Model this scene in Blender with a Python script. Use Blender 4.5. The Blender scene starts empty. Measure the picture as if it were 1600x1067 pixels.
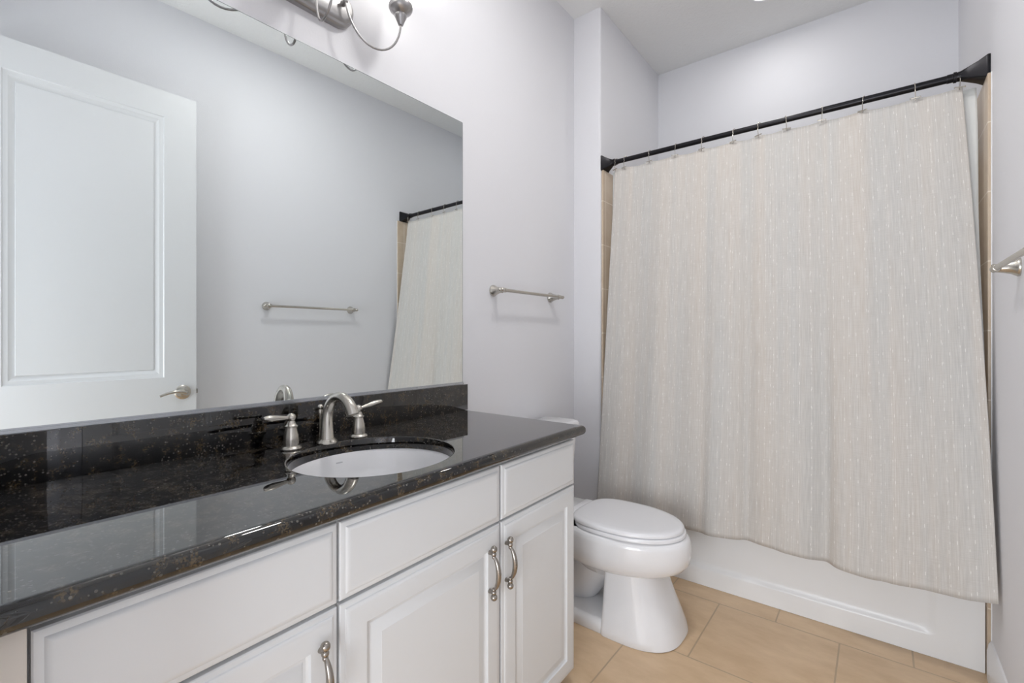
import bpy, bmesh, math, random
from mathutils import Vector, Matrix
PI = math.pi
random.seed(4)
SC = bpy.context.scene
COL = SC.collection

# ------------------------------------------------------------------ camera, world, lights
cam_d = bpy.data.cameras.new('camera')
cam_d.sensor_width = 36.0
cam_d.lens = 36.0 * 734.0 / 1600.0
cam_d.shift_y = -6.5 / 1600.0
cam_d.clip_start = 0.01
cam = bpy.data.objects.new('camera', cam_d)
COL.objects.link(cam)
cam.location = (1.386, 0.0, 1.201)
cam.rotation_euler = (PI / 2, 0, math.atan(573.0 / 734.0))
SC.camera = cam

world = bpy.data.worlds.new('world')
SC.world = world
world.use_nodes = True
world.node_tree.nodes['Background'].inputs[0].default_value = (0.9, 0.94, 1.0, 1)
world.node_tree.nodes['Background'].inputs[1].default_value = 0.3
SC.view_settings.view_transform = 'Standard'
SC.view_settings.look = 'None'
SC.view_settings.gamma = 1.0
SC.view_settings.use_curve_mapping = False
SC.view_settings.exposure = 0.62


def lamp(name, kind, loc, energy, color=(1, 1, 1), size=0.1, rot=(0, 0, 0), size_y=None, shape=None):
    d = bpy.data.lights.new(name, kind)
    d.energy = energy
    d.color = color
    if kind == 'AREA':
        d.size = size
        if shape:
            d.shape = shape
        if size_y:
            d.shape = 'RECTANGLE'
            d.size_y = size_y
    else:
        d.shadow_soft_size = size
    o = bpy.data.objects.new(name, d)
    o.location = loc
    o.rotation_euler = rot
    COL.objects.link(o)
    return o


LW = (1.0, 0.985, 0.965)
lamp('hall_fill_lamp', 'AREA', (1.08, -1.42, 1.15), 62, (0.90, 0.95, 1.0), 1.7, (PI / 2 + 0.24, 0, 0), 1.9)  # added fill light, unseen in the hall, shining in through the doorway
lamp('room_fill_lamp', 'AREA', (0.86, 1.30, 3.02), 6.2, LW, 0.22, (0, 0, 0), None, 'DISK')  # added ceiling fill above the view, brightens floor and walls
lamp('tub_can_lamp', 'AREA', (0.91, 2.80, 3.015), 1.3, LW, 0.13, (0, 0, 0), None, 'DISK')
FIX_Y = 0.752
for dy, px in ((-0.262, 0.12), (0.0, 0.150), (0.262, 0.12)):
    lamp('vanity_bulb_lamp', 'POINT', (px, FIX_Y + dy, 2.425), 1.3, LW, 0.03)

# ------------------------------------------------------------------ materials


def s2l(c):
    r = []
    for v in c:
        v /= 255.0
        r.append(v / 12.92 if v <= 0.04045 else ((v + 0.055) / 1.055) ** 2.4)
    return tuple(r) + (1.0,)


class NT:
    def __init__(self, name):
        self.m = bpy.data.materials.new(name)
        self.m.use_nodes = True
        self.t = self.m.node_tree
        self.b = self.t.nodes['Principled BSDF']

    def n(self, typ, **kw):
        x = self.t.nodes.new(typ)
        for k, v in kw.items():
            setattr(x, k, v)
        return x

    def l(self, a, b):
        self.t.links.new(a, b)

    def math(self, op, a, b=None, c=None):
        x = self.n('ShaderNodeMath', operation=op)
        for i, v in enumerate((a, b, c)):
            if v is None:
                continue
            if isinstance(v, (int, float)):
                x.inputs[i].default_value = v
            else:
                self.l(v, x.inputs[i])
        return x.outputs[0]

    def mix(self, f, a, b):
        x = self.n('ShaderNodeMix', data_type='RGBA')
        for i, v in ((0, f), (6, a), (7, b)):
            if isinstance(v, (int, float)):
                x.inputs[i].default_value = v
            elif isinstance(v, tuple):
                x.inputs[i].default_value = v
            else:
                self.l(v, x.inputs[i])
        return x.outputs[2]

    def ramp(self, f, p0, p1, c0=(0, 0, 0, 1), c1=(1, 1, 1, 1)):
        x = self.n('ShaderNodeValToRGB')
        x.color_ramp.elements[0].position = p0
        x.color_ramp.elements[1].position = p1
        x.color_ramp.elements[0].color = c0
        x.color_ramp.elements[1].color = c1
        self.l(f, x.inputs[0])
        return x.outputs[0]

    def noise(self, vec, scale, detail=2.0, rough=0.5):
        x = self.n('ShaderNodeTexNoise')
        x.inputs['Scale'].default_value = scale
        x.inputs['Detail'].default_value = detail
        x.inputs['Roughness'].default_value = rough
        if vec is not None:
            self.l(vec, x.inputs['Vector'])
        return x.outputs['Fac']

    def bump(self, h, strength, dist):
        x = self.n('ShaderNodeBump')
        x.inputs['Strength'].default_value = strength
        x.inputs['Distance'].default_value = dist
        self.l(h, x.inputs['Height'])
        self.l(x.outputs[0], self.b.inputs['Normal'])

    def pos(self):
        return self.n('ShaderNodeNewGeometry').outputs['Position']


def plain(name, col, rough=0.5, metal=0.0, spec=0.5, coat=0.0, coat_rough=0.05, bump=None):
    t = NT(name)
    t.b.inputs['Base Color'].default_value = s2l(col)
    t.b.inputs['Roughness'].default_value = rough
    t.b.inputs['Metallic'].default_value = metal
    t.b.inputs['Specular IOR Level'].default_value = spec
    t.b.inputs['Coat Weight'].default_value = coat
    t.b.inputs['Coat Roughness'].default_value = coat_rough
    if bump:
        t.bump(t.noise(t.pos(), bump[0], 3.0), bump[1], bump[2])
    return t.m


M = {}
M['wall'] = plain('wall_paint', (230, 230, 234), 0.55, spec=0.3, bump=(140, 0.12, 0.002))
M['ceiling'] = plain('ceiling_paint', (240, 240, 240), 0.9, spec=0.1, bump=(70, 0.5, 0.006))
M['door'] = plain('door_paint', (228, 229, 231), 0.35, spec=0.4)
M['trim'] = plain('trim_paint', (236, 236, 238), 0.3)
M['cabinet'] = plain('cabinet_white', (226, 228, 230), 0.32, spec=0.4)
M['filler'] = plain('filler_cream', (226, 219, 211), 0.4)
M['gap'] = plain('cabinet_inside', (120, 116, 110), 0.7)
M['porcelain'] = plain('porcelain', (238, 238, 240), 0.14, spec=0.5, coat=0.2)
M['seat'] = plain('seat_plastic', (238, 238, 241), 0.22)
M['acrylic'] = plain('tub_acrylic', (240, 240, 240), 0.30)
M['liner'] = plain('liner_vinyl', (226, 228, 227), 0.35)
M['bronze'] = plain('rod_bronze', (30, 29, 33), 0.32, metal=0.6)
M['nickel'] = plain('brushed_nickel', (196, 192, 184), 0.26, metal=1.0)
M['dark_nickel'] = plain('satin_nickel_dark', (160, 154, 147), 0.24, metal=1.0)
M['fixture'] = plain('fixture_nickel', (170, 168, 168), 0.3, metal=0.9)
M['hook'] = plain('hook_steel', (196, 190, 180), 0.25, metal=1.0)
M['mirror'] = plain('mirror_silver', (232, 237, 237), 0.0, metal=1.0)
M['mirror_edge'] = plain('mirror_edge', (150, 158, 158), 0.2, metal=0.7)
M['channel'] = plain('mirror_channel', (186, 190, 196), 0.25, metal=0.9)
M['rubber'] = plain('dark_hole', (22, 22, 22), 0.5)
M['grey_mark'] = plain('grey_print', (196, 197, 200), 0.4)


def emis(name, col, strength):
    t = NT(name)
    t.b.inputs['Base Color'].default_value = (0.9, 0.9, 0.9, 1)
    t.b.inputs['Roughness'].default_value = 0.25
    t.b.inputs['Emission Color'].default_value = s2l(col)
    t.b.inputs['Emission Strength'].default_value = strength
    return t.m


M['shade'] = emis('lit_frosted_glass', (255, 252, 246), 1.15)
M['bulb'] = emis('lit_bulb', (255, 250, 240), 6.0)
M['lens'] = emis('lit_lens', (255, 252, 246), 4.0)

# granite
t = NT('black_granite')
p = t.pos()
n1 = t.noise(p, 42, 4.0, 0.6)
n2 = t.noise(p, 260, 2.0, 0.5)
base = t.mix(t.ramp(n1, 0.40, 0.60), s2l((3, 3, 6)), s2l((14, 14, 16)))
bl = t.math('MULTIPLY', t.ramp(n1, 0.50, 0.64), t.ramp(n2, 0.40, 0.62))
brown = t.mix(bl, base, s2l((82, 68, 46)))
v = t.n('ShaderNodeTexVoronoi')
v.inputs['Scale'].default_value = 150
t.l(p, v.inputs['Vector'])
sepn = t.n('ShaderNodeSeparateColor')
t.l(v.outputs['Color'], sepn.inputs[0])
gate = t.math('MULTIPLY', t.math('LESS_THAN', v.outputs['Distance'], 0.30), t.math('GREATER_THAN', sepn.outputs[0], 0.62))
c = t.mix(t.math('MULTIPLY', gate, sepn.outputs[1]), brown, s2l((104, 100, 94)))
t.l(c, t.b.inputs['Base Color'])
t.b.inputs['Roughness'].default_value = 0.02
t.b.inputs['Specular IOR Level'].default_value = 0.5
t.b.inputs['Coat Weight'].default_value = 0.6
t.b.inputs['Coat IOR'].default_value = 1.5
t.b.inputs['Coat Roughness'].default_value = 0.02
M['granite'] = t.m

# floor tile : running bond 0.445 m
t = NT('tan_floor_tile')
p = t.pos()
mp = t.n('ShaderNodeMapping')
mp.inputs['Location'].default_value = (-0.1525, -0.02, 0)
t.l(p, mp.inputs['Vector'])
br = t.n('ShaderNodeTexBrick')
t.l(mp.outputs[0], br.inputs['Vector'])
br.offset = 0.5
br.inputs['Scale'].default_value = 1.0
br.inputs['Brick Width'].default_value = 0.445
br.inputs['Row Height'].default_value = 0.445
br.inputs['Mortar Size'].default_value = 0.003
br.inputs['Mortar Smooth'].default_value = 0.2
br.inputs['Bias'].default_value = 0.0
br.inputs['Color1'].default_value = s2l((220, 189, 153))
br.inputs['Color2'].default_value = s2l((214, 184, 149))
br.inputs['Mortar'].default_value = s2l((166, 140, 112))
mp2 = t.n('ShaderNodeMapping')
mp2.inputs['Scale'].default_value = (1.0, 2.4, 1.0)
mp2.inputs['Rotation'].default_value = (0, 0, 0.5)
t.l(p, mp2.inputs['Vector'])
nn = t.noise(mp2.outputs[0], 5.5, 6.0, 0.62)
cl = t.mix(t.ramp(nn, 0.34, 0.68), s2l((200, 170, 135)), s2l((229, 202, 169)))
cl2 = t.mix(0.55, br.outputs['Color'], cl)
fin = t.mix(br.outputs['Fac'], cl2, s2l((186, 162, 134)))
t.l(fin, t.b.inputs['Base Color'])
t.b.inputs['Roughness'].default_value = 0.38
t.bump(t.math('SUBTRACT', 1.0, br.outputs['Fac']), 0.4, 0.002)
M['floor'] = t.m


def wall_tile(name, axis):
    t = NT(name)
    p = t.pos()
    sx = t.n('ShaderNodeSeparateXYZ')
    t.l(p, sx.inputs[0])
    cb = t.n('ShaderNodeCombineXYZ')
    t.l(sx.outputs[axis], cb.inputs[0])
    t.l(sx.outputs[2], cb.inputs[1])
    br = t.n('ShaderNodeTexBrick')
    t.l(cb.outputs[0], br.inputs['Vector'])
    br.offset = 0.0
    br.inputs['Scale'].default_value = 1.0
    br.inputs['Brick Width'].default_value = 0.30
    br.inputs['Row Height'].default_value = 0.245
    br.inputs['Mortar Size'].default_value = 0.0025
    br.inputs['Color1'].default_value = s2l((204, 186, 164))
    br.inputs['Color2'].default_value = s2l((198, 180, 158))
    br.inputs['Mortar'].default_value = s2l((226, 214, 198))
    nn = t.noise(p, 9, 5.0, 0.6)
    cl = t.mix(t.ramp(nn, 0.35, 0.7), s2l((190, 168, 144)), s2l((212, 196, 176)))
    cl2 = t.mix(0.5, br.outputs['Color'], cl)
    t.l(t.mix(br.outputs['Fac'], cl2, s2l((224, 212, 196))), t.b.inputs['Base Color'])
    t.b.inputs['Roughness'].default_value = 0.35
    return t.m


M['tile_side'] = wall_tile('beige_wall_tile', 1)
M['tile_back'] = wall_tile('beige_wall_tile_back', 0)

# curtain linen
t = NT('linen_fabric')
uv = t.n('ShaderNodeUVMap').outputs[0]
sp = t.n('ShaderNodeSeparateXYZ')
t.l(uv, sp.inputs[0])
U_, V_ = sp.outputs[0], sp.outputs[1]


def strip_noise(su, sv, detail=2.0):
    m_ = t.n('ShaderNodeMapping')
    m_.inputs['Scale'].default_value = (su, sv, 1)
    t.l(uv, m_.inputs['Vector'])
    return t.noise(m_.outputs[0], 1.0, detail, 0.55)


warp = strip_noise(300, 9)
weft = strip_noise(16, 380)
broad = strip_noise(9, 0.4, 3.0)
c0 = t.mix(t.ramp(broad, 0.38, 0.62), s2l((193, 191, 188)), s2l((202, 194, 186)))
c1 = t.mix(t.math('MULTIPLY', t.ramp(warp, 0.35, 0.72), 0.62), c0, s2l((220, 217, 213)))
c2 = t.mix(t.math('MULTIPLY', t.ramp(weft, 0.45, 0.75), 0.30), c1, s2l((184, 179, 172)))


def dashes(width, period, off, lw, duty):
    cu = t.math('ADD', t.math('DIVIDE', U_, width), off)
    cid = t.math('FLOOR', cu)
    fr = t.math('FRACT', cu)
    rnd = t.n('ShaderNodeTexWhiteNoise', noise_dimensions='1D')
    t.l(cid, rnd.inputs['W'])
    r = rnd.outputs['Value']
    line = t.math('LESS_THAN', t.math('ABSOLUTE', t.math('SUBTRACT', fr, t.math('MULTIPLY_ADD', r, 0.5, 0.25))), lw)
    fv = t.math('FRACT', t.math('ADD', t.math('DIVIDE', V_, period), t.math('MULTIPLY', r, 7.0)))
    dash = t.math('MULTIPLY', line, t.math('LESS_THAN', fv, duty))
    return line, dash


l1, d1 = dashes(0.038, 0.082, 0.13, 0.026, 0.14)
l2, d2 = dashes(0.055, 0.070, 0.41, 0.017, 0.12)
c3 = t.mix(t.math('MULTIPLY', t.math('MAXIMUM', l1, l2), 0.14), c2, s2l((238, 235, 230)))
c4 = t.mix(t.math('MULTIPLY', t.math('MAXIMUM', d1, d2), 0.6), c3, s2l((246, 244, 240)))
t.l(c4, t.b.inputs['Base Color'])
t.b.inputs['Roughness'].default_value = 0.85
t.b.inputs['Specular IOR Level'].default_value = 0.15
crease = t.noise(uv, 7.0, 5.0, 0.6)
hh = t.math('ADD', t.math('MULTIPLY', t.math('ADD', warp, weft), 0.12), crease)
t.bump(hh, 0.35, 0.008)
M['linen'] = t.m

# ------------------------------------------------------------------ mesh helpers


class MB:
    def __init__(self):
        self.bm = bmesh.new()
        self.uv = None

    def box(self, x0, x1, y0, y1, z0, z1, bevel=0.0, seg=2):
        bm = bmesh.new()
        vs = [bm.verts.new((x, y, z)) for x in (x0, x1) for y in (y0, y1) for z in (z0, z1)]
        for f in ((0, 1, 3, 2), (4, 6, 7, 5), (0, 4, 5, 1), (2, 3, 7, 6), (0, 2, 6, 4), (1, 5, 7, 3)):
            bm.faces.new([vs[i] for i in f])
        if bevel > 0:
            bmesh.ops.bevel(bm, geom=list(bm.edges), offset=bevel, segments=seg, profile=0.5, affect='EDGES')
        self.merge(bm)
        return self

    def merge(self, bm):
        me = bpy.data.meshes.new('tmp')
        bm.to_mesh(me)
        bm.free()
        self.bm.from_mesh(me)
        bpy.data.meshes.remove(me)

    def loft(self, rings, cap0=True, cap1=True, closed=True):
        bm = self.bm
        R = [[bm.verts.new(q) for q in r] for r in rings]
        n = len(R[0])
        for a, b in zip(R[:-1], R[1:]):
            for i in range(n if closed else n - 1):
                j = (i + 1) % n
                bm.faces.new((a[i], a[j], b[j], b[i]))
        if cap0:
            bm.faces.new(list(reversed(R[0])))
        if cap1:
            bm.faces.new(R[-1])
        return R

    def tube(self, pts, radii, seg=14, cap=True):
        pts = [Vector(q) for q in pts]
        if isinstance(radii, (int, float)):
            radii = [radii] * len(pts)
        tang = []
        for i in range(len(pts)):
            a = pts[max(0, i - 1)]
            b = pts[min(len(pts) - 1, i + 1)]
            tang.append((b - a).normalized())
        up = Vector((0, 0, 1))
        if abs(tang[0].dot(up)) > 0.9:
            up = Vector((1, 0, 0))
        nrm = (up - tang[0] * up.dot(tang[0])).normalized()
        rings = []
        for i, q in enumerate(pts):
            nrm = (nrm - tang[i] * nrm.dot(tang[i])).normalized()
            bn = tang[i].cross(nrm)
            rings.append([q + (nrm * math.cos(a) + bn * math.sin(a)) * radii[i]
                          for a in [2 * PI * k / seg for k in range(seg)]])
        self.loft(rings, cap, cap)
        return self

    def lathe(self, origin, axis, prof, seg=24):
        """prof: list of (radius, distance along axis)"""
        o = Vector(origin)
        ax = Vector(axis).normalized()
        u = Vector((0, 0, 1)) if abs(ax.z) < 0.9 else Vector((1, 0, 0))
        u = (u - ax * u.dot(ax)).normalized()
        w = ax.cross(u)
        rings = []
        for r, h in prof:
            r = max(r, 1e-5)
            rings.append([o + ax * h + (u * math.cos(a) + w * math.sin(a)) * r
                          for a in [2 * PI * k / seg for k in range(seg)]])
        self.loft(rings)
        return self

    def ball(self, c, r, seg=16):
        prof = [(r * math.sin(PI * k / 10), -r * math.cos(PI * k / 10)) for k in range(11)]
        return self.lathe(c, (0, 0, 1), prof, seg)

    def warp(self, fn):
        for q in self.bm.verts:
            q.co = Vector(fn(*q.co))
        return self

    def build(self, name, mat, parent=None, origin=None, sharp=35, doubles=0.0):
        if origin is None:
            origin = ORG.get(parent.name, Vector((0, 0, 0))) if parent else Vector((0, 0, 0))
        origin = Vector(origin)
        bm = self.bm
        bmesh.ops.remove_doubles(bm, verts=bm.verts, dist=max(doubles, 1e-6))
        bmesh.ops.recalc_face_normals(bm, faces=bm.faces)
        for q in bm.verts:
            q.co -= origin
        me = bpy.data.meshes.new(name)
        bm.to_mesh(me)
        bm.free()
        me.materials.append(mat)
        me.polygons.foreach_set('use_smooth', [True] * len(me.polygons))
        me.set_sharp_from_angle(angle=math.radians(sharp))
        o = bpy.data.objects.new(name, me)
        COL.objects.link(o)
        if parent:
            o.parent = parent
        else:
            o.location = origin
        ORG[o.name] = origin
        return o


ORG = {}


def tag(o, label=None, cat=None, group=None, kind=None):
    if label:
        o['label'] = label
    if cat:
        o['category'] = cat
    if group:
        o['group'] = group
    if kind:
        o['kind'] = kind
    return o


def thing(name, label, cat, loc, group=None):
    o = bpy.data.objects.new(name, None)
    o.empty_display_size = 0.05
    o.location = loc
    COL.objects.link(o)
    ORG[o.name] = Vector(loc)
    return tag(o, label, cat, group)


def struct(name, mb, mat, **k):
    return tag(mb.build(name, mat, **k), kind='structure')


def bez(p0, p1, p2, p3, n=14):
    p0, p1, p2, p3 = map(Vector, (p0, p1, p2, p3))
    r = []
    for i in range(n + 1):
        t = i / n
        r.append(p0 * (1 - t) ** 3 + p1 * 3 * t * (1 - t) ** 2 + p2 * 3 * t * t * (1 - t) + p3 * t ** 3)
    return r


def rect_loops(mb, axis, face, a0, a1, z0, z1, steps, back, sign=1):
    """nested rectangle relief on a plane. axis 'x': plane x=face, a = y.  axis 'y': plane y=face, a = x.
    steps: list of (inset, height above face towards the room).  back: depth of the back."""
    rings = []

    def ring(i, h):
        q = []
        for a, z in ((a0 + i, z0 + i), (a1 - i, z0 + i), (a1 - i, z1 - i), (a0 + i, z1 - i)):
            q.append((face + sign * h, a, z) if axis == 'x' else (a, face + sign * h, z))
        return q
    rings.append(ring(0, back))
    for i, h in steps:
        rings.append(ring(i, h))
    mb.loft(rings)
    return mb


# ------------------------------------------------------------------ room shell
W = 1.70
CEIL = 3.036
YW = 2.358           # front face of the tub alcove
YB = 3.222           # back of the alcove
XL = 0.168           # left side of the alcove


def wx(y):
    return min(0.0, 0.01746 * (y - 1.43))


struct('floor', MB().box(-0.3, 2.6, -1.7, 3.45, -0.12, 0.0), M['floor'])
struct('ceiling', MB().box(-0.3, 2.6, -1.7, 3.45, CEIL, CEIL + 0.12), M['ceiling'])
mb = MB()
pl = [(wx(-0.02), -0.02), (0, 1.43), (0, YW + 0.02), (-0.16, YW + 0.02), (-0.16, -0.02)]
mb.loft([[(x, y, 0) for x, y in pl], [(x, y, CEIL) for x, y in pl]])
struct('wall_left', mb, M['wall'])
struct('wall_right', MB().box(W, W + 0.14, -0.09, YB + 0.14, 0, CEIL), M['wall'])
mb = MB()
rr = 0.012
arc = [(XL - rr + rr * math.cos(a), YW + rr - rr * math.sin(a)) for a in [PI / 2 * k / 6 for k in range(7)]]
pl = [(-0.16, YW)] + list(reversed(arc)) + [(XL, YB + 0.14), (-0.16, YB + 0.14)]
mb.loft([[(x, y, 0) for x, y in pl], [(x, y, CEIL) for x, y in pl]])
struct('wall_alcove', mb, M['wall'])
struct('wall_front', MB().box(XL, W, YB, YB + 0.14, 0, CEIL), M['wall'])
# wall behind the camera, with the doorway the photograph was taken from
OX0, OX1, OZ = 0.78, 1.648, 2.53
mb = MB().box(-0.16, OX0, -0.09, 0.025, 0, CEIL).box(OX1, W, -0.09, 0.025, 0, CEIL).box(OX0, OX1, -0.09, 0.025, OZ, CEIL)
struct('wall_back', mb, M['wall'])
struct('wall_hall', MB().box(-0.16, 2.5, -1.62, -1.5, 0, CEIL).box(-0.28, -0.16, -1.5, -0.09, 0, CEIL)
       .box(2.5, 2.6, -1.5, -0.09, 0, CEIL).box(W + 0.14, 2.5, -0.09, 0.0, 0, CEIL), M['wall'])

# wall tile in the tub alcove
TZ = 2.134
struct('wall_tile_left', MB().box(XL, XL + 0.011, YW + 0.012, YB, 0.0, TZ, 0.002), M['tile_side'])
struct('wall_tile_right', MB().box(W - 0.011, W, 2.339, YB, 0.0, TZ, 0.002), M['tile_side'])
struct('wall_tile_back', MB().box(XL + 0.011, W - 0.011, YB - 0.011, YB, 0.36, TZ), M['tile_back'])
struct('trim_1', MB().box(W - 0.003, W, 2.3365, 2.339, 0.0, TZ + 0.001), M['trim'])


def baseboard(name, path_fn, a0, a1):
    prof = [(0, 0), (0.014, 0), (0.014, 0.10), (0.011, 0.112), (0.010, 0.122), (0.005, 0.133), (0, 0.137)]
    mb = MB()
    mb.loft([[path_fn(d, a, z) for d, z in prof] for a in (a0, a1)])
    struct(name, mb, M['trim'], sharp=25)


baseboard('baseboard_right', lambda d, a, z: (W - d, a, z), 0.03, 2.333)
baseboard('baseboard_left', lambda d, a, z: (d, a, z), 1.452, YW)
baseboard('baseboard_alcove', lambda d, a, z: (a, YW - d, z), 0.014, XL - 0.002)

# ------------------------------------------------------------------ open bathroom door against the right wall
DX, DY0, DY1, DZ0, DZ1 = 1.600, 0.038, 0.922, 0.008, 2.508
mb = MB()
st = 0.148
rails = [(DZ0, 0.23), (0.80, 0.987), (2.372, DZ1)]
pan = [(0.23, 0.80), (0.987, 2.372)]
tk = 0.036
for y0, y1, z0, z1 in ((DY0, DY0 + st, DZ0, DZ1), (DY1 - st, DY1, DZ0, DZ1)):
    mb.box(DX, DX + tk, y0, y1, z0, z1)
for z0, z1 in rails:
    mb.box(DX, DX + tk, DY0 + st, DY1 - st, z0, z1)
for z0, z1 in pan:
    rect_loops(mb, 'x', DX, DY0 + st, DY1 - st, z0, z1,
               [(0, 0.0), (0.004, -0.004), (0.012, -0.006), (0.020, -0.007), (0.036, -0.0155), (0.042, -0.0165), (0.044, -0.0125), (0.050, -0.0125)],
               -tk, -1)
    # recess faces into the slab
mb.warp(lambda x, y, z: (x - 0.03 * (DY1 - y), y, z))
door = struct('door_1', mb, M['door'], sharp=20)
hy, hz = 0.857, 0.903
mb = MB()
mb.lathe((DX, hy, hz), (-1, 0, 0), [(0.0, 0.0), (0.039, 0.0), (0.039, 0.006), (0.034, 0.011), (0.024, 0.013), (0.015, 0.017), (0.013, 0.045), (0.0, 0.046)])
pts = bez((DX - 0.040, hy + 0.006, hz), (DX - 0.052, hy - 0.03, hz + 0.012), (DX - 0.050, hy - 0.06, hz + 0.012), (DX - 0.048, hy - 0.112, hz - 0.010))
mb.tube(pts, [0.010 - 0.004 * i / 14 for i in range(15)], 12)
lever = mb.build('lever_handle', M['nickel'], door)
tag(lever, 'curved satin nickel lever handle on round rose')
MB().box(DX + 0.008, DX + 0.026, DY1, DY1 + 0.010, hz - 0.012, hz + 0.012, 0.002).build('latch_bolt', M['dark_nickel'], door)

# ------------------------------------------------------------------ vanity cabinet
KX = 0.0235


def skew(x, y, z):
    return (x + KX * (1.445 - y) * min(1.0, x / 0.553), y, z)


van = thing('vanity_cabinet', 'white raised-panel vanity cabinet under the black granite countertop', 'cabinet', (0.28, 0.76, 0.0))
Y0c, Y1c = 0.088, 1.428
FZ1 = 0.859
mb = MB()
mb.box(0.014, 0.533, Y1c - 0.018, Y1c, 0.045, FZ1)
mb.box(0.014, 0.533, Y0c, Y0c + 0.018, 0.045, FZ1)
mb.box(0.014, 0.020, Y0c, Y1c, 0.045, FZ1)
mb.box(0.014, 0.533, Y0c, Y1c, 0.045, 0.063)
mb.box(0.02, 0.47, Y0c + 0.01, Y1c - 0.01, 0.0, 0.045)
# face frame
mb.box(0.514, 0.533, Y0c, Y1c, 0.842, FZ1)
mb.box(0.514, 0.533, Y0c, Y1c, 0.672, 0.704)
mb.box(0.514, 0.533, Y0c, Y1c, 0.045, 0.075)
for a, b in ((Y0c, Y0c + 0.03), (0.49, 0.523), (0.994, 1.027), (Y1c - 0.03, Y1c)):
    mb.box(0.514, 0.533, a, b, 0.045, FZ1)
body = mb.warp(skew).build('body', M['cabinet'], van)
mb = MB().box(0.50, 0.553, 0.0262, 0.0858, 0.0, FZ1, 0.001).warp(skew)
tag(mb.build('filler_strip', M['filler'], van), 'cream filler strip at the wall end')
FX = 0.553
bays = [(0.090, 0.503, 0.465), (0.509, 1.006, 0.954), (1.014, 1.426, 1.027)]
for y0, y1, hy in bays:
    mb = rect_loops(MB(), 'x', FX, y0, y1, 0.692, 0.845,
                    [(0, -0.008), (0.002, -0.006), (0.007, -0.0045), (0.011, -0.004), (0.0125, -0.0025), (0.016, -0.0008), (0.019, 0.0), (0.022, 0.0)], -0.019)
    mb.warp(skew).build('drawer_front', M['cabinet'], van, sharp=22)
    mb = rect_loops(MB(), 'x', FX, y0, y1, 0.047, 0.685,
                    [(0, -0.008), (0.002, -0.006), (0.006, -0.005), (0.010, -0.0045), (0.0115, -0.0025), (0.016, -0.0005), (0.020, 0.0),
                     (0.057, 0.0), (0.059, -0.005), (0.063, -0.0075), (0.068, -0.0078), (0.071, -0.0065), (0.092, -0.001), (0.094, 0.0), (0.10, 0.0)], -0.019)
    dr = mb.warp(skew).build('door', M['cabinet'], van, sharp=22)
    # bow pull with ball finials
    zc = 0.574
    fx = skew(FX, hy, 0)[0]
    mb = MB()
    for sgn in (1, -1):
        mb.ball((fx + 0.016, hy, zc + sgn * 0.0640), 0.0092)
        mb.ball((fx + 0.0155, hy, zc + sgn * 0.0510), 0.0072)
        mb.lathe((fx, hy, zc + sgn * 0.0515), (1, 0, 0), [(0.0, 0.0), (0.006, 0.0), (0.005, 0.005), (0.005, 0.013), (0.0, 0.014)], 12)
        mb.ball((fx + 0.016, hy, zc + sgn * 0.0430), 0.0056)
    pts = bez((fx + 0.016, hy, zc + 0.044), (fx + 0.038, hy, zc + 0.026), (fx + 0.038, hy, zc - 0.026), (fx + 0.016, hy, zc - 0.044), 16)
    mb.tube(pts, [0.0040 + 0.0032 * math.sin(PI * i / 16) for i in range(17)], 12)
    mb.build('pull', M['dark_nickel'], dr, origin=ORG[van.name])

# ------------------------------------------------------------------ granite countertop with backsplash
CZ = 0.8965
EX, EY, EA, EB = 0.340, 0.751, 0.191, 0.213
top = thing('countertop', 'speckled black granite countertop with backsplash on the white vanity', 'countertop', (0.29, 0.74, 0.861))
bx0, bx1, by0, by1 = 0.002, 0.583, 0.028, 1.445
mxc, myc = EX, EY
angs = [2 * PI * k / 120 for k in range(120)]
for cx_, cy_ in ((bx0, by0), (bx1, by0), (bx1, by1), (bx0, by1)):
    angs.append(math.atan2(cy_ - myc, cx_ - mxc) % (2 * PI))
angs.sort()


def rect_pt(a, ins):
    c, s = math.cos(a), math.sin(a)
    X0, X1, Y0_, Y1_ = bx0 + ins, bx1 - ins, by0 + ins, by1 - ins
    ts = []
    if c > 1e-9:
        ts.append((X1 - mxc) / c)
    if c < -1e-9:
        ts.append((X0 - mxc) / c)
    if s > 1e-9:
        ts.append((Y1_ - myc) / s)
    if s < -1e-9:
        ts.append((Y0_ - myc) / s)
    tt = min(ts)
    return mxc + c * tt, myc + s * tt


def rect_scaled(a, ins):
    x, y = rect_pt(a, 0)
    x = min(max(x, bx0 + ins), bx1 - ins)
    y = min(max(y, by0 + ins), by1 - ins)
    return x, y


def ell(a, d=0.0):
    # point of the ellipse in direction a
    c, s = math.cos(a), math.sin(a)
    A, B = EA + d, EB + d
    r = 1.0 / math.sqrt((c / A) ** 2 + (s / B) ** 2)
    return mxc + r * c, myc + r * s


def cskew(x, y, z):
    f = min(1.0, max(0.0, x / 0.583))
    return (x + KX * (1.445 - y) * f + wx(y) * (1 - f), y, z)


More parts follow.
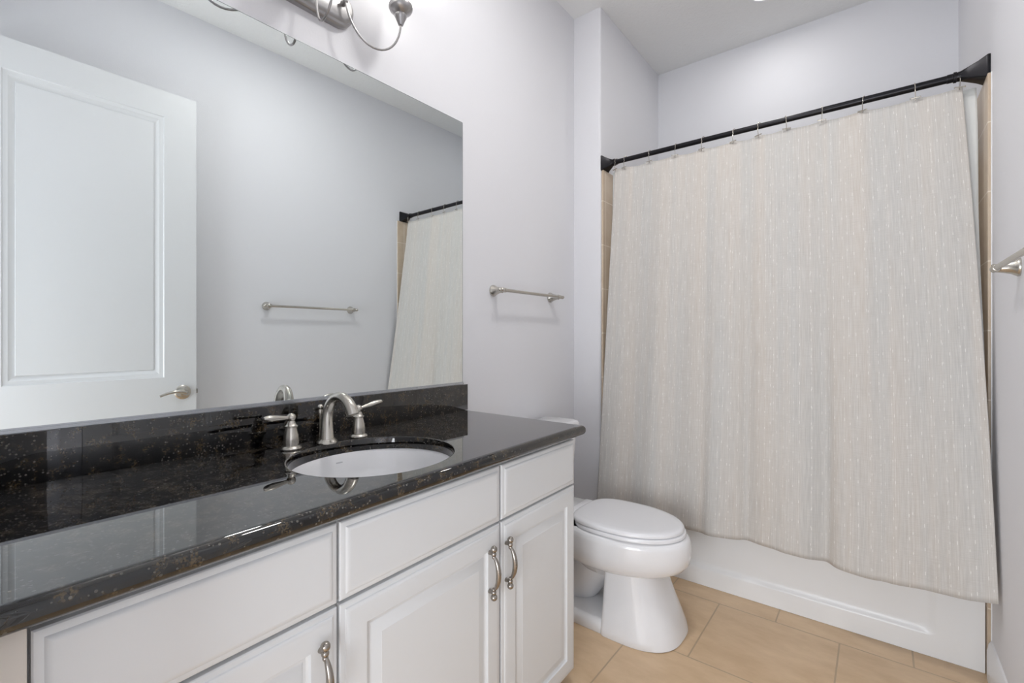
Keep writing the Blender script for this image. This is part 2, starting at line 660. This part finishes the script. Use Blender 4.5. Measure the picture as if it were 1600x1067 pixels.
SZ0 = 0.861
mb = MB()
rings = []
rings.append([ell(a) + (SZ0,) for a in angs])
rings.append([ell(a) + (CZ - 0.003,) for a in angs])
rings.append([ell(a, 0.001) + (CZ - 0.0008,) for a in angs])
rings.append([ell(a, 0.003) + (CZ,) for a in angs])
rings.append([ell(a, 0.0045) + (CZ,) for a in angs])
R_ = 0.0155
rings.append([rect_scaled(a, R_ + 0.002) + (CZ,) for a in angs])
for k in range(7):
    th = PI / 2 * k / 6
    rings.append([rect_scaled(a, R_ * (1 - math.sin(th))) + (CZ - R_ * (1 - math.cos(th)),) for a in angs])
for k in range(7):
    th = PI / 2 * k / 6
    rings.append([rect_scaled(a, R_ * (1 - math.cos(th))) + (SZ0 + R_ * (1 - math.sin(th)),) for a in angs])
rings.append([ell(a) + (SZ0,) for a in angs])
mb.loft(rings, False, False)
mb.warp(cskew).build('slab', M['granite'], top, sharp=40)
mb = MB().box(0.001, 0.022, 0.028, 1.445, CZ, 1.004, 0.0012)
mb.warp(lambda x, y, z: (x + wx(y), y, z)).build('backsplash', M['granite'], top)

# ------------------------------------------------------------------ undermount sink
sink = thing('sink', 'white oval undermount sink below the granite cutout', 'sink', (EX, EY, 0.70))
A2 = [2 * PI * k / 72 for k in range(72)]


def er(sc, z, add=0.0):
    return [(EX + (EA * sc + add) * math.cos(a), EY + (EB * sc + add) * math.sin(a), z) for a in A2]


prof = [(1.0, 0.8605, 0.022), (1.0, 0.8605, 0.004), (1.0, 0.850, -0.001), (0.965, 0.81, 0), (0.90, 0.77, 0), (0.78, 0.738, 0), (0.55, 0.717, 0), (0.25, 0.709, 0), (0.10, 0.706, 0)]
mb = MB()
ri = [er(s, z, d) for s, z, d in prof]
ro = [er(s, z - (0.010 if i > 0 else 0.010), d + (0.0 if i == 0 else 0.010)) for i, (s, z, d) in enumerate(prof)]
mb.loft(list(reversed(ro)) + ri, True, True)
basin = mb.build('basin', M['porcelain'], sink)
MB().lathe((EX, EY, 0.7066), (0, 0, 1), [(0.0, 0), (0.03, 0.0), (0.03, 0.003), (0.022, 0.0035), (0.020, 0.001), (0.0, 0.001)]).build('drain', M['nickel'], sink)

# faint grey printed mark on the far wall of the bowl (only a smudge can be read)
mb = MB().box(-0.0003, 0.0006, -0.010, 0.010, -0.0017, 0.0017, 0.0002, 1)
mm = Matrix.Translation((0.1527, 0.766, 0.8375)) @ Vector((1, 0, 0)).rotation_difference(Vector((0.985, -0.08, 0.14))).to_matrix().to_4x4()
mb.warp(lambda x, y, z: tuple(mm @ Vector((x, y, z))))
tag(mb.build('maker_mark', M['grey_mark'], sink), 'faint grey printed mark')

# ------------------------------------------------------------------ widespread faucet
fau = thing('faucet', 'brushed nickel widespread faucet with high arc spout behind the oval sink', 'faucet', (0.126, 0.742, CZ))
mb = MB()
sx, sy = 0.128, 0.742
mb.lathe((sx, sy, CZ), (0, 0, 1), [(0.0, 0), (0.0285, 0), (0.0295, 0.003), (0.027, 0.007), (0.0235, 0.010), (0.0225, 0.013)], 28)
pts = [(sx, sy, CZ + 0.004), (sx - 0.005, sy + 0.003, CZ + 0.03), (sx - 0.010, sy + 0.006, CZ + 0.05)]
pts += [tuple(q) for q in bez((sx - 0.0125, sy + 0.0075, CZ + 0.062), (sx - 0.024, sy + 0.016, CZ + 0.142), (sx + 0.062, sy + 0.022, CZ + 0.162), (sx + 0.090, sy + 0.026, CZ + 0.086), 18)]
rad = [0.0205, 0.0185, 0.0168] + [0.0160 - 0.0032 * min(1, i / 9) + 0.0048 * max(0, (i - 9) / 9) for i in range(19)]
mb.tube(pts, rad, 22)
mb.build('spout', M['nickel'], fau, sharp=50)
mb = MB()
mb.tube([(0.092, sy, CZ), (0.092, sy, CZ + 0.085)], 0.0035, 10)
mb.ball((0.092, sy, CZ + 0.100), 0.0078)
mb.lathe((0.092, sy, CZ + 0.080), (0, 0, 1), [(0, 0), (0.006, 0), (0.0065, 0.005), (0.005, 0.010), (0.0035, 0.016), (0, 0.017)], 14)
mb.build('lift_rod', M['nickel'], fau)
for hyy, hx, dy, dx, dz in ((0.640, 0.122, -0.074, 0.002, 0.006), (0.846, 0.128, 0.078, 0.012, 0.016)):
    mb = MB().lathe((hx, hyy, CZ), (0, 0, 1), [(0, 0), (0.0265, 0), (0.0275, 0.003), (0.0255, 0.007), (0.0200, 0.010), (0.0198, 0.014), (0.0203, 0.026), (0.0185, 0.040),
                                              (0.0145, 0.056), (0.0140, 0.0585), (0.0170, 0.060), (0.0170, 0.0635), (0.0130, 0.066), (0.0105, 0.073), (0.0085, 0.077), (0, 0.078)], 28)
    hb = mb.build('handle', M['nickel'], fau, sharp=40)
    mb = MB()
    b = Vector((hx, hyy, CZ + 0.0855))
    mb.ball(b, 0.0120, 20)
    d = Vector((dx, dy, dz))
    mb.tube([b + d * q for q in (0.0, 0.2, 0.35, 0.5, 0.65, 0.8, 0.92, 0.985, 1.0)],
            [0.0052, 0.0052, 0.0062, 0.0078, 0.0088, 0.0086, 0.0072, 0.0050, 0.003], 16)
    mb.build('lever', M['nickel'], hb, origin=ORG[fau.name])

# ------------------------------------------------------------------ wall mirror
mir = thing('wall_mirror', 'large frameless wall mirror above the black granite backsplash', 'mirror', (0.003, 0.75, 1.012))
MY0, MY1, MZ0, MZ1 = 0.045, 1.428, 1.0110, 2.102
sh = lambda x, y, z: (x + 0.01746 * (y - 1.43) + 0.001, y, z)
MB().box(0.0005, 0.0060, MY0, MY1, MZ0, MZ1).warp(sh).build('glass', M['mirror'], mir)
mb = MB().box(0.0005, 0.0058, MY1 + 0.0001, MY1 + 0.0018, MZ0, MZ1).box(0.0005, 0.0058, MY0, MY1, MZ1 + 0.0001, MZ1 + 0.0018)
mb.warp(sh).build('edge', M['mirror_edge'], mir)
mb = MB().box(0.0004, 0.0125, MY0, MY1 + 0.002, 1.0045, MZ0 - 0.0001).box(0.0062, 0.0085, MY0, MY1 + 0.002, MZ0 - 0.0001, MZ0 + 0.003)
mb.warp(sh).build('bottom_channel', M['channel'], mir)

# ------------------------------------------------------------------ vanity light
vl = thing('vanity_light', 'three-arm nickel vanity wall light with frosted glass shades above the mirror', 'wall light', (0.0, FIX_Y, 2.265))
mb = MB()


def stadium(x, half, r, n=12):
    q = []
    for k in range(n + 1):
        a = -PI / 2 + PI * k / n
        q.append((x, FIX_Y + half + r * math.cos(a), 2.266 + r * math.sin(a)))
    for k in range(n + 1):
        a = PI / 2 + PI * k / n
        q.append((x, FIX_Y - half + r * math.cos(a), 2.266 + r * math.sin(a)))
    return q


hl = 0.100
mb.loft([stadium(x, hl, r) for x, r in ((-0.016, 0.056), (0.004, 0.056), (0.009, 0.053), (0.011, 0.050), (0.020, 0.048), (0.025, 0.043), (0.027, 0.036))])
mb.build('back_plate', M['fixture'], vl, sharp=30)
arms = []
for d, p3 in ((-1, (0.120, FIX_Y - 0.262, 2.257)), (0, (0.150, FIX_Y, 2.257)), (1, (0.120, FIX_Y + 0.262, 2.257))):
    p0 = Vector((0.028, FIX_Y + d * 0.105, 2.275))
    if d:
        k1 = Vector((0.045, FIX_Y + d * 0.103, 2.275))
        low = Vector((0.085, FIX_Y + d * 0.195, 2.150))
        e = Vector(p3)
        pts = bez(k1, k1 + Vector((0.008, d * 0.006, -0.075)), low + Vector((-0.020, -d * 0.044, 0)), low, 10)
        pts += bez(low, low + Vector((0.018, d * 0.042, 0)), e + Vector((0, 0.0, -0.060)), e, 10)[1:]
    else:
        k1 = Vector((0.048, FIX_Y, 2.275))
        low = Vector((0.085, FIX_Y, 2.141))
        e = Vector(p3)
        pts = bez(k1, k1 + Vector((0.002, 0, -0.075)), low + Vector((-0.026, 0, 0)), low, 10)
        pts += bez(low, low + Vector((0.034, 0, 0)), e + Vector((0, 0, -0.07)), e, 10)[1:]
    mb = MB()
    mb.tube([p0, p0.lerp(k1, 0.5), k1], [0.010, 0.006, 0.0045], 12)
    mb.ball(k1, 0.008)
    mb.tube(pts, 0.0036, 12)
    arm = mb.build('arm', M['fixture'], vl)
    e = Vector(p3)
    MB().lathe(e + Vector((0, 0, -0.008)), (0, 0, 1), [(0, 0), (0.008, 0.0), (0.010, 0.005), (0.018, 0.024), (0.0205, 0.029), (0.0205, 0.033), (0.0185, 0.035), (0.024, 0.039),
                                                     (0.036, 0.048), (0.040, 0.057), (0.039, 0.066), (0.0, 0.067)], 28).build('cup', M['fixture'], arm, origin=ORG[vl.name])
    zo = e.z + 0.056
    pr = [(0.030, 0.0), (0.038, 0.004), (0.047, 0.02), (0.053, 0.05), (0.057, 0.085), (0.062, 0.118), (0.074, 0.138)]
    pr2 = pr + [(r - 0.004, h) for r, h in reversed(pr)]
    mb = MB()
    rings = [[(e.x + r * math.cos(a), e.y + r * math.sin(a), zo + h) for a in [2 * PI * k / 32 for k in range(32)]] for r, h in pr2]
    mb.loft(rings, False, False)
    tag(mb.build('shade', M['shade'], vl), 'lit frosted glass bell shade')

# ------------------------------------------------------------------ towel bars


def towel_bar(label, wallx, sgn, ya, yb, z, out):
    """bar parallel to the wall; sgn = direction off the wall"""
    o = thing('towel_bar', label, 'towel bar', (wallx, (ya + yb) / 2, z), 'towel bars')
    for y, e in ((ya, -1), (yb, 1)):
        mb = MB().lathe((wallx, y, z), (sgn, 0, 0), [(0, 0), (0.0265, 0), (0.0270, 0.004), (0.0245, 0.008), (0.0190, 0.018), (0.0150, 0.032), (0.0120, 0.046),
                                                    (0.0115, 0.049), (0.0130, 0.051), (0.0130, 0.055), (0.0100, 0.057), (0.0105, out), (0.0085, out + 0.008), (0.004, out + 0.011), (0, out + 0.0115)], 24)
        xx = wallx + sgn * out
        mb.lathe((xx, y - e * 0.017, z), (0, e, 0), [(0, 0), (0.0085, 0.0), (0.0105, 0.003), (0.0105, 0.007), (0.0085, 0.010), (0.0085, 0.024), (0.0100, 0.026), (0.0085, 0.030), (0.0060, 0.033),
                                                   (0.0090, 0.038), (0.0098, 0.043), (0.0080, 0.049), (0.003, 0.053), (0, 0.0535)], 18)
        mb.build('post', M['nickel'], o, sharp=40)
    MB().tube([(wallx + sgn * out, ya + 0.012, z), (wallx + sgn * out, yb - 0.012, z)], 0.0078, 16).build('bar', M['nickel'], o)
    return o


towel_bar('short brushed nickel towel bar on the left wall between mirror and tub', 0.0, 1, 1.635, 2.105, 1.413, 0.062)
towel_bar('longer nickel towel bar on the right wall, also seen in the mirror', W, -1, 1.335, 1.925, 1.400, 0.048)

# ------------------------------------------------------------------ toilet
TY = 1.887
toi = thing('toilet', 'white elongated toilet with closed lid between vanity and bathtub', 'toilet', (0.42, TY, 0.0))
AN = [2 * PI * k / 64 for k in range(64)]


def egg(xf, xb, w, z, xm=None, pf=1.0, pb=0.75, pw=1.0):
    if xm is None:
        xm = xb + (xf - xb) * 0.45
    q = []
    for a in AN:
        c, s = math.cos(a), math.sin(a)
        if c >= 0:
            x = xm + (xf - xm) * abs(c) ** pf
            y = abs(s) ** (pw if c > 0 else 1)
        else:
            x = xm - (xm - xb) * abs(c) ** pb
            y = abs(s) ** pb
        q.append((x, TY + w * math.copysign(y, s), z))
    return q


mb = MB()
# bowl
mb.loft([egg(xf, xb, w, z) for z, xf, xb, w in (
    (0.205, 0.640, 0.34, 0.100), (0.232, 0.675, 0.31, 0.122), (0.246, 0.710, 0.29, 0.145), (0.258, 0.748, 0.27, 0.165), (0.276, 0.777, 0.255, 0.180),
    (0.300, 0.795, 0.245, 0.189), (0.330, 0.801, 0.24, 0.192), (0.375, 0.800, 0.24, 0.191), (0.392, 0.796, 0.24, 0.188), (0.400, 0.786, 0.24, 0.180), (0.402, 0.775, 0.25, 0.170))])
# pedestal column


def colsec(z, xf, xb, w, e=0.71):
    xm = 0.55
    q = []
    for a in AN:
        c, s = math.cos(a), math.sin(a)
        ee = e if c > 0 else 0.28
        ax = (xf - xm) if c > 0 else (xm - xb)
        q.append((xm + ax * math.copysign(abs(c) ** ee, c), TY + w * math.copysign(abs(s) ** (0.71 if c > 0 else 0.4), s), z))
    return q


mb.loft([colsec(z, xf, 0.487, w) for z, xf, w in ((0.0, 0.774, 0.175), (0.004, 0.778, 0.178), (0.03, 0.772, 0.175), (0.08, 0.752, 0.164), (0.14, 0.726, 0.152), (0.20, 0.702, 0.142), (0.26, 0.680, 0.134))])
# rear foot
mb.loft([egg(0.62, 0.13, w, z, 0.50, 0.6, 0.62) for z, w in ((0.0, 0.166), (0.004, 0.169), (0.03, 0.167), (0.046, 0.160), (0.054, 0.144))])
# trapway
mb.tube(bez((0.50, TY, 0.235), (0.36, TY, 0.26), (0.36, TY, 0.07), (0.27, TY, 0.075), 12), [0.095 - 0.015 * i / 12 for i in range(13)], 24)
mb.tube(bez((0.30, TY, 0.06), (0.20, TY, 0.12), (0.18, TY, 0.22), (0.22, TY, 0.33), 12), 0.085, 24)
mb.loft([egg(0.50, 0.03, w, z, 0.30, 0.8, 0.4) for z, w in ((0.33, 0.10), (0.35, 0.15), (0.385, 0.165), (0.398, 0.165), (0.402, 0.16))])
mb.build('bowl', M['porcelain'], toi, sharp=50)
mb = MB()
mb.loft([egg(0.780 + d, 0.335 - d, 0.180 + d, z, None, 1.0, 0.6) for z, d in ((0.4035, -0.004), (0.405, 0.0), (0.416, 0.0), (0.419, -0.003))])
mb.build('seat', M['seat'], toi, sharp=50)
mb = MB()
mb.loft([egg(0.773 + d, 0.325 - d * 0.5, 0.177 + d, z, None, 1.0, 0.6) for z, d in ((0.4215, -0.004), (0.423, 0.0), (0.431, 0.0), (0.4365, -0.003), (0.4395, -0.010), (0.441, -0.03), (0.4425, -0.08), (0.443, -0.13))])
mb.box(0.285, 0.33, TY - 0.10, TY + 0.10, 0.4035, 0.432, 0.006)
mb.build('lid', M['seat'], toi, sharp=50)


def rrect(x0, x1, w, z, r):
    q = []
    for cx_, cy_, a0 in ((x1 - r, TY + w - r, 0), (x0 + r, TY + w - r, PI / 2), (x0 + r, TY - w + r, PI), (x1 - r, TY - w + r, 1.5 * PI)):
        for k in range(7):
            a = a0 + PI / 2 * k / 6
            q.append((cx_ + r * math.cos(a), cy_ + r * math.sin(a), z))
    return q


mb = MB()
mb.loft([rrect(0.03, 0.178, 0.150, 0.4025, 0.04), rrect(0.027, 0.186, 0.158, 0.42, 0.045), rrect(0.022, 0.196, 0.168, 0.58, 0.045), rrect(0.018, 0.206, 0.178, 0.752, 0.045)])
mb.build('tank', M['porcelain'], toi, sharp=40)
mb = MB()
mb.loft([rrect(0.018, 0.208, 0.180, 0.7525, 0.04), rrect(0.017, 0.214, 0.186, 0.758, 0.04), rrect(0.017, 0.214, 0.186, 0.778, 0.04), rrect(0.020, 0.209, 0.181, 0.786, 0.04), rrect(0.03, 0.195, 0.168, 0.789, 0.035)])
mb.build('tank_lid', M['porcelain'], toi, sharp=50)
mb = MB().lathe((0.204, TY - 0.13, 0.70), (1, 0, 0), [(0, 0), (0.012, 0), (0.012, 0.006), (0.006, 0.008), (0.006, 0.016), (0, 0.017)], 16)
mb.tube([(0.217, TY - 0.13, 0.70), (0.222, TY - 0.09, 0.697), (0.222, TY - 0.06, 0.694)], [0.006, 0.005, 0.006], 12)
mb.build('flush_lever', M['nickel'], toi)
for s in (-1, 1):
    MB().lathe((0.33, TY + s * 0.135, 0.050), (0, 0, 1), [(0, 0), (0.017, 0), (0.017, 0.010), (0.013, 0.018), (0.006, 0.022), (0, 0.0225)], 18).build('bolt_cap', M['porcelain'], toi)

# ------------------------------------------------------------------ bathtub
TX0, TX1, TYF, TYR, TZR = XL + 0.0125, W - 0.0125, 2.361, YB - 0.013, 0.385
tub = tag(MB().build('bathtub', M['acrylic']) if False else thing('bathtub', 'white alcove bathtub with recessed apron behind the shower curtain', 'bathtub', (0.93, 2.78, 0.0)))
mb = MB()
rect_loops(mb, 'y', TYF, TX0, TX1, 0.001, TZR - 0.02,
           [(0, 0.0), (0.055, 0.0)], -0.03, -1)
mb = MB()
rings = []


def aring(x0, x1, z0, z1, y, r, n=6):
    q = []
    for cx_, cz_, a0 in ((x1 - r, z1 - r, 0), (x0 + r, z1 - r, PI / 2), (x0 + r, z0 + r, PI), (x1 - r, z0 + r, 1.5 * PI)):
        for k in range(n):
            a = a0 + PI / 2 * k / (n - 1)
            q.append((cx_ + r * math.cos(a), y, cz_ + r * math.sin(a)))
    return q


rings = [aring(TX0, TX1, 0.001, TZR, TYF + 0.05, 0.001), aring(TX0, TX1, 0.001, TZR, TYF + 0.012, 0.001), aring(TX0 + 0.002, TX1 - 0.002, 0.001, TZR - 0.008, TYF, 0.002)]
for ins, dep in ((0.0, 0.0), (0.004, 0.0004), (0.012, 0.0035), (0.024, 0.0085), (0.036, 0.0115), (0.048, 0.0125), (0.07, 0.0125)):
    rings.append(aring(0.305 + ins, 1.560 - ins, 0.078 + ins * 0.7, 0.345 - ins * 0.7, TYF + dep, 0.03))
mb.loft(rings, True, True)
mb.build('apron', M['acrylic'], tub, sharp=60)
mb = MB()


def tring(x0, x1, y0, y1, z, r, n=8):
    q = []
    for cx_, cy_, a0 in ((x1 - r, y1 - r, 0), (x0 + r, y1 - r, PI / 2), (x0 + r, y0 + r, PI), (x1 - r, y0 + r, 1.5 * PI)):
        for k in range(n):
            a = a0 + PI / 2 * k / (n - 1)
            q.append((cx_ + r * math.cos(a), cy_ + r * math.sin(a), z))
    return q


ys = TYF + 0.051
mb.loft([tring(TX0, TX1, ys, TYR, 0.02, 0.01), tring(TX0, TX1, ys, TYR, TZR - 0.006, 0.01), tring(TX0 + 0.004, TX1 - 0.004, ys + 0.002, TYR - 0.004, TZR, 0.012),
         tring(TX0 + 0.07, TX1 - 0.07, ys + 0.05, TYR - 0.06, TZR, 0.10), tring(TX0 + 0.08, TX1 - 0.08, ys + 0.06, TYR - 0.07, TZR - 0.012, 0.10),
         tring(TX0 + 0.12, TX1 - 0.10, ys + 0.10, TYR - 0.10, 0.16, 0.12), tring(TX0 + 0.20, TX1 - 0.16, ys + 0.15, TYR - 0.15, 0.10, 0.14), tring(TX0 + 0.32, TX1 - 0.25, ys + 0.22, TYR - 0.22, 0.09, 0.12)])
mb.build('basin', M['acrylic'], tub, sharp=45)

# ------------------------------------------------------------------ shower curtain rod
RY, RZ, RR = 2.402, 2.171, 0.0125
rod = thing('curtain_rod', 'dark bronze tension rod spanning the tub alcove', 'curtain rod', (0.93, RY, RZ))
MB().tube([(0.21, RY, RZ), (W - 0.06, RY, RZ)], RR, 18).build('tube', M['bronze'], rod)
MB().tube([(1.20, RY, RZ), (W - 0.06, RY, RZ)], RR + 0.0015, 18).build('outer_tube', M['bronze'], rod)
for xw, s in ((XL + 0.0, 1), (W - 0.0, -1)):
    mb = MB()
    rings = []
    for d, hw in ((0.0005, 0.041), (0.006, 0.0415), (0.012, 0.039), (0.03, 0.030), (0.055, 0.021), (0.075, 0.0175), (0.085, 0.0165), (0.0855, 0.019), (0.094, 0.019), (0.0945, 0.0155), (0.112, 0.0155)):
        if s > 0:
            d *= 0.72
        r = hw * (0.12 if d < 0.07 * (0.72 if s > 0 else 1) else 0.95)
        q = []
        for cy_, cz_, a0 in ((hw - r, hw - r, 0), (-hw + r, hw - r, PI / 2), (-hw + r, -hw + r, PI), (hw - r, -hw + r, 1.5 * PI)):
            for k in range(5):
                a = a0 + PI / 2 * k / 4
                q.append((xw + s * d, RY + cy_ + r * math.cos(a), RZ + cz_ + r * math.sin(a)))
        rings.append(q)
    mb.loft(rings)
    mb.build('end_flange', M['bronze'], rod, sharp=30)

# ------------------------------------------------------------------ shower curtain, liner, hooks
hook_x = [0.247, 0.300, 0.436, 0.570, 0.707, 0.848, 0.956, 1.058, 1.194, 1.340, 1.496, 1.620]
CT = 2.127
NS, NTT = 420, 90


def fold(s, t):
    w = 0.5 * math.sin(2 * PI * (5.3 * s + 0.15)) + 0.22 * math.sin(2 * PI * (9.1 * s + 0.42 + 0.10 * t)) + 0.12 * math.sin(2 * PI * (15.7 * s + 0.2 - 0.12 * t))
    w2 = math.exp(-((s - 0.475 - 0.03 * t) / 0.032) ** 2) * 1.0 + math.exp(-((s - 0.660 - 0.02 * t) / 0.030) ** 2) * 0.9 + math.exp(-((s - 0.09) / 0.03) ** 2) * 0.7 + math.exp(-((s - 0.27) / 0.03) ** 2) * 0.5
    return w - w2 * min(1, 0.35 + t)


def curtain_pt(s, t):
    xl = 0.236 + (0.186 - 0.236) * t
    xr = 1.630 + (1.690 - 1.630) * (1 - (1 - t) ** 1.6)
    amp = 0.005 + 0.014 * t ** 0.8
    damp = min(1.0, (1 - s) * 14) * min(1.0, 0.3 + s * 14)
    f = fold(s, t)
    x = xl + (xr - xl) * s + amp * 0.5 * math.sin(2 * PI * 9.1 * s + 1.0) * damp
    y = RY - 0.004 - t * 0.118 - s ** 4 * (0.072 * t + 0.055 * t ** 4) - amp * f * damp
    # gathered at hooks: top edge
    near = min(abs(x - h) for h in hook_x)
    sag = -0.006 * min(1.0, near / 0.05) * (1 - t) ** 6
    zb = 0.290 + 0.047 * s ** 8 + 0.006 * math.sin(2 * PI * 2.1 * s + 0.6)
    zz = CT + (zb - CT) * t + sag
    return Vector((x, y, zz))


def cloth(name, mat, fn, ns, nt, uvw, uvh, thick, origin, **k):
    bm = bmesh.new()
    uvl = bm.loops.layers.uv.new('UVMap')
    G = [[bm.verts.new(fn(i / ns, j / nt) - Vector(origin)) for j in range(nt + 1)] for i in range(ns + 1)]
    for i in range(ns):
        for j in range(nt):
            f = bm.faces.new((G[i][j], G[i][j + 1], G[i + 1][j + 1], G[i + 1][j]))
            for lp, (a, b) in zip(f.loops, ((i, j), (i, j + 1), (i + 1, j + 1), (i + 1, j))):
                lp[uvl].uv = (a / ns * uvw, (1 - b / nt) * uvh)
    me = bpy.data.meshes.new(name)
    bm.to_mesh(me)
    bm.free()
    me.materials.append(mat)
    me.polygons.foreach_set('use_smooth', [True] * len(me.polygons))
    o = bpy.data.objects.new(name, me)
    o.location = origin
    COL.objects.link(o)
    md = o.modifiers.new('thickness', 'SOLIDIFY')
    md.thickness = thick
    md.offset = 0
    return o


cur = cloth('shower_curtain', M['linen'], curtain_pt, NS, NTT, 1.78, 1.84, 0.0016, (0.93, 2.39, 2.12))
tag(cur, 'cream linen shower curtain with woven white dashes hanging from the dark rod', 'shower curtain')


def liner_pt(s, t):
    xl = 0.212 + (0.226 - 0.212) * t
    xr = 1.666 + 0.0205 * t ** 0.7 + 0.004 * math.sin(2 * PI * (1.7 * t + 0.2)) * (1 - t)
    x = xl + (xr - xl) * s
    y = RY + 0.020 - 0.085 * t - s ** 4 * (0.062 * t + 0.035 * t ** 4) + 0.006 * math.sin(2 * PI * 11 * s + 0.6) * min(1, (1 - s) * 9)
    return Vector((x, y, 2.123 + (0.335 - 2.123) * t))


lin = cloth('curtain_liner', M['liner'], liner_pt, 200, 40, 1.5, 1.9, 0.0008, (0.93, 2.42, 2.12))
tag(lin, 'plain white vinyl liner hanging behind the linen curtain', 'curtain liner')

ordn = ['first', 'second', 'third', 'fourth', 'fifth', 'sixth', 'seventh', 'eighth', 'ninth', 'tenth', 'eleventh', 'twelfth']
hk = thing('curtain_hook', 'x', 'curtain hook', (0, 0, 0), 'curtain hooks along the dark rod')
pts = []
rw = RR + 0.0036
for k in range(15):
    a = math.radians(200 - 215 * k / 14)
    pts.append((0, rw * math.cos(a), rw * math.sin(a)))
pts += [(0, 0.011, -0.020), (0, 0.002, -0.030), (0, -0.008, -0.038), (0, -0.016, -0.046)]
pts = [(0, -q[1], q[2]) for q in pts]
# front run: ring over the rod that drops in front to the curtain eyelet
ring = [(0, rw * math.cos(math.radians(a)), rw * math.sin(math.radians(a))) for a in range(-20, 215, 18)]
ring += [(0, -rw - 0.001, -0.016), (0, -0.0165, -0.028), (0, -0.0155, -0.040), (0.0, -0.0145, -0.056)]
mb = MB().tube(ring, 0.0016, 8)
mb.ball((0, rw * math.cos(math.radians(-20)), rw * math.sin(math.radians(-20))), 0.0026, 10)
mb.build('wire', M['hook'], hk)
mb = MB().tube([(-0.014, -0.0165, -0.046), (0.014, -0.0165, -0.046)], 0.0024, 8)
mb.ball((-0.014, -0.0165, -0.046), 0.0030, 10)
mb.ball((0.014, -0.0165, -0.046), 0.0030, 10)
mb.build('crossbar', M['hook'], hk)
for i, hx in enumerate(hook_x):
    if i == 0:
        h = hk
    else:
        h = hk.copy()
        COL.objects.link(h)
        for ch in hk.children:
            c_ = ch.copy()
            c_.parent = h
            COL.objects.link(c_)
    h.location = (hx, RY, RZ)
    h.rotation_euler = (0, random.uniform(-0.06, 0.06), random.uniform(-0.5, 0.35))
    if i == 0:
        lab = 'silver curtain hook at the far left end of the dark rod'
    elif i == 11:
        lab = 'silver curtain hook at the right end beside the large flange'
    else:
        lab = 'silver curtain hook, %s from the left end of the dark rod' % ordn[i]
    h['label'] = lab

# ------------------------------------------------------------------ recessed ceiling lights


def can(label, x, y, r):
    o = thing('ceiling_light', label, 'ceiling light', (x, y, CEIL))
    mb = MB()
    pr = [(r + 0.022, CEIL - 0.0005), (r + 0.020, CEIL - 0.005), (r, CEIL - 0.007), (r - 0.003, CEIL - 0.004), (r - 0.004, CEIL - 0.001)]
    mb.loft([[(x + q * math.cos(a), y + q * math.sin(a), z) for a in [2 * PI * k / 40 for k in range(40)]] for q, z in pr], False, False)
    mb.build('trim_ring', M['trim'], o)
    MB().lathe((x, y, CEIL - 0.0035), (0, 0, 1), [(0, 0), (r - 0.004, 0), (r - 0.004, 0.003), (0, 0.003)], 32).build('lens', M['lens'], o)


can('lit recessed ceiling light above the bathtub at the top edge', 0.91, 2.785, 0.065)
can('added unseen recessed ceiling light over the middle of the room', 0.86, 1.30, 0.115)  # invented fixture out of view, goes with the added room fill
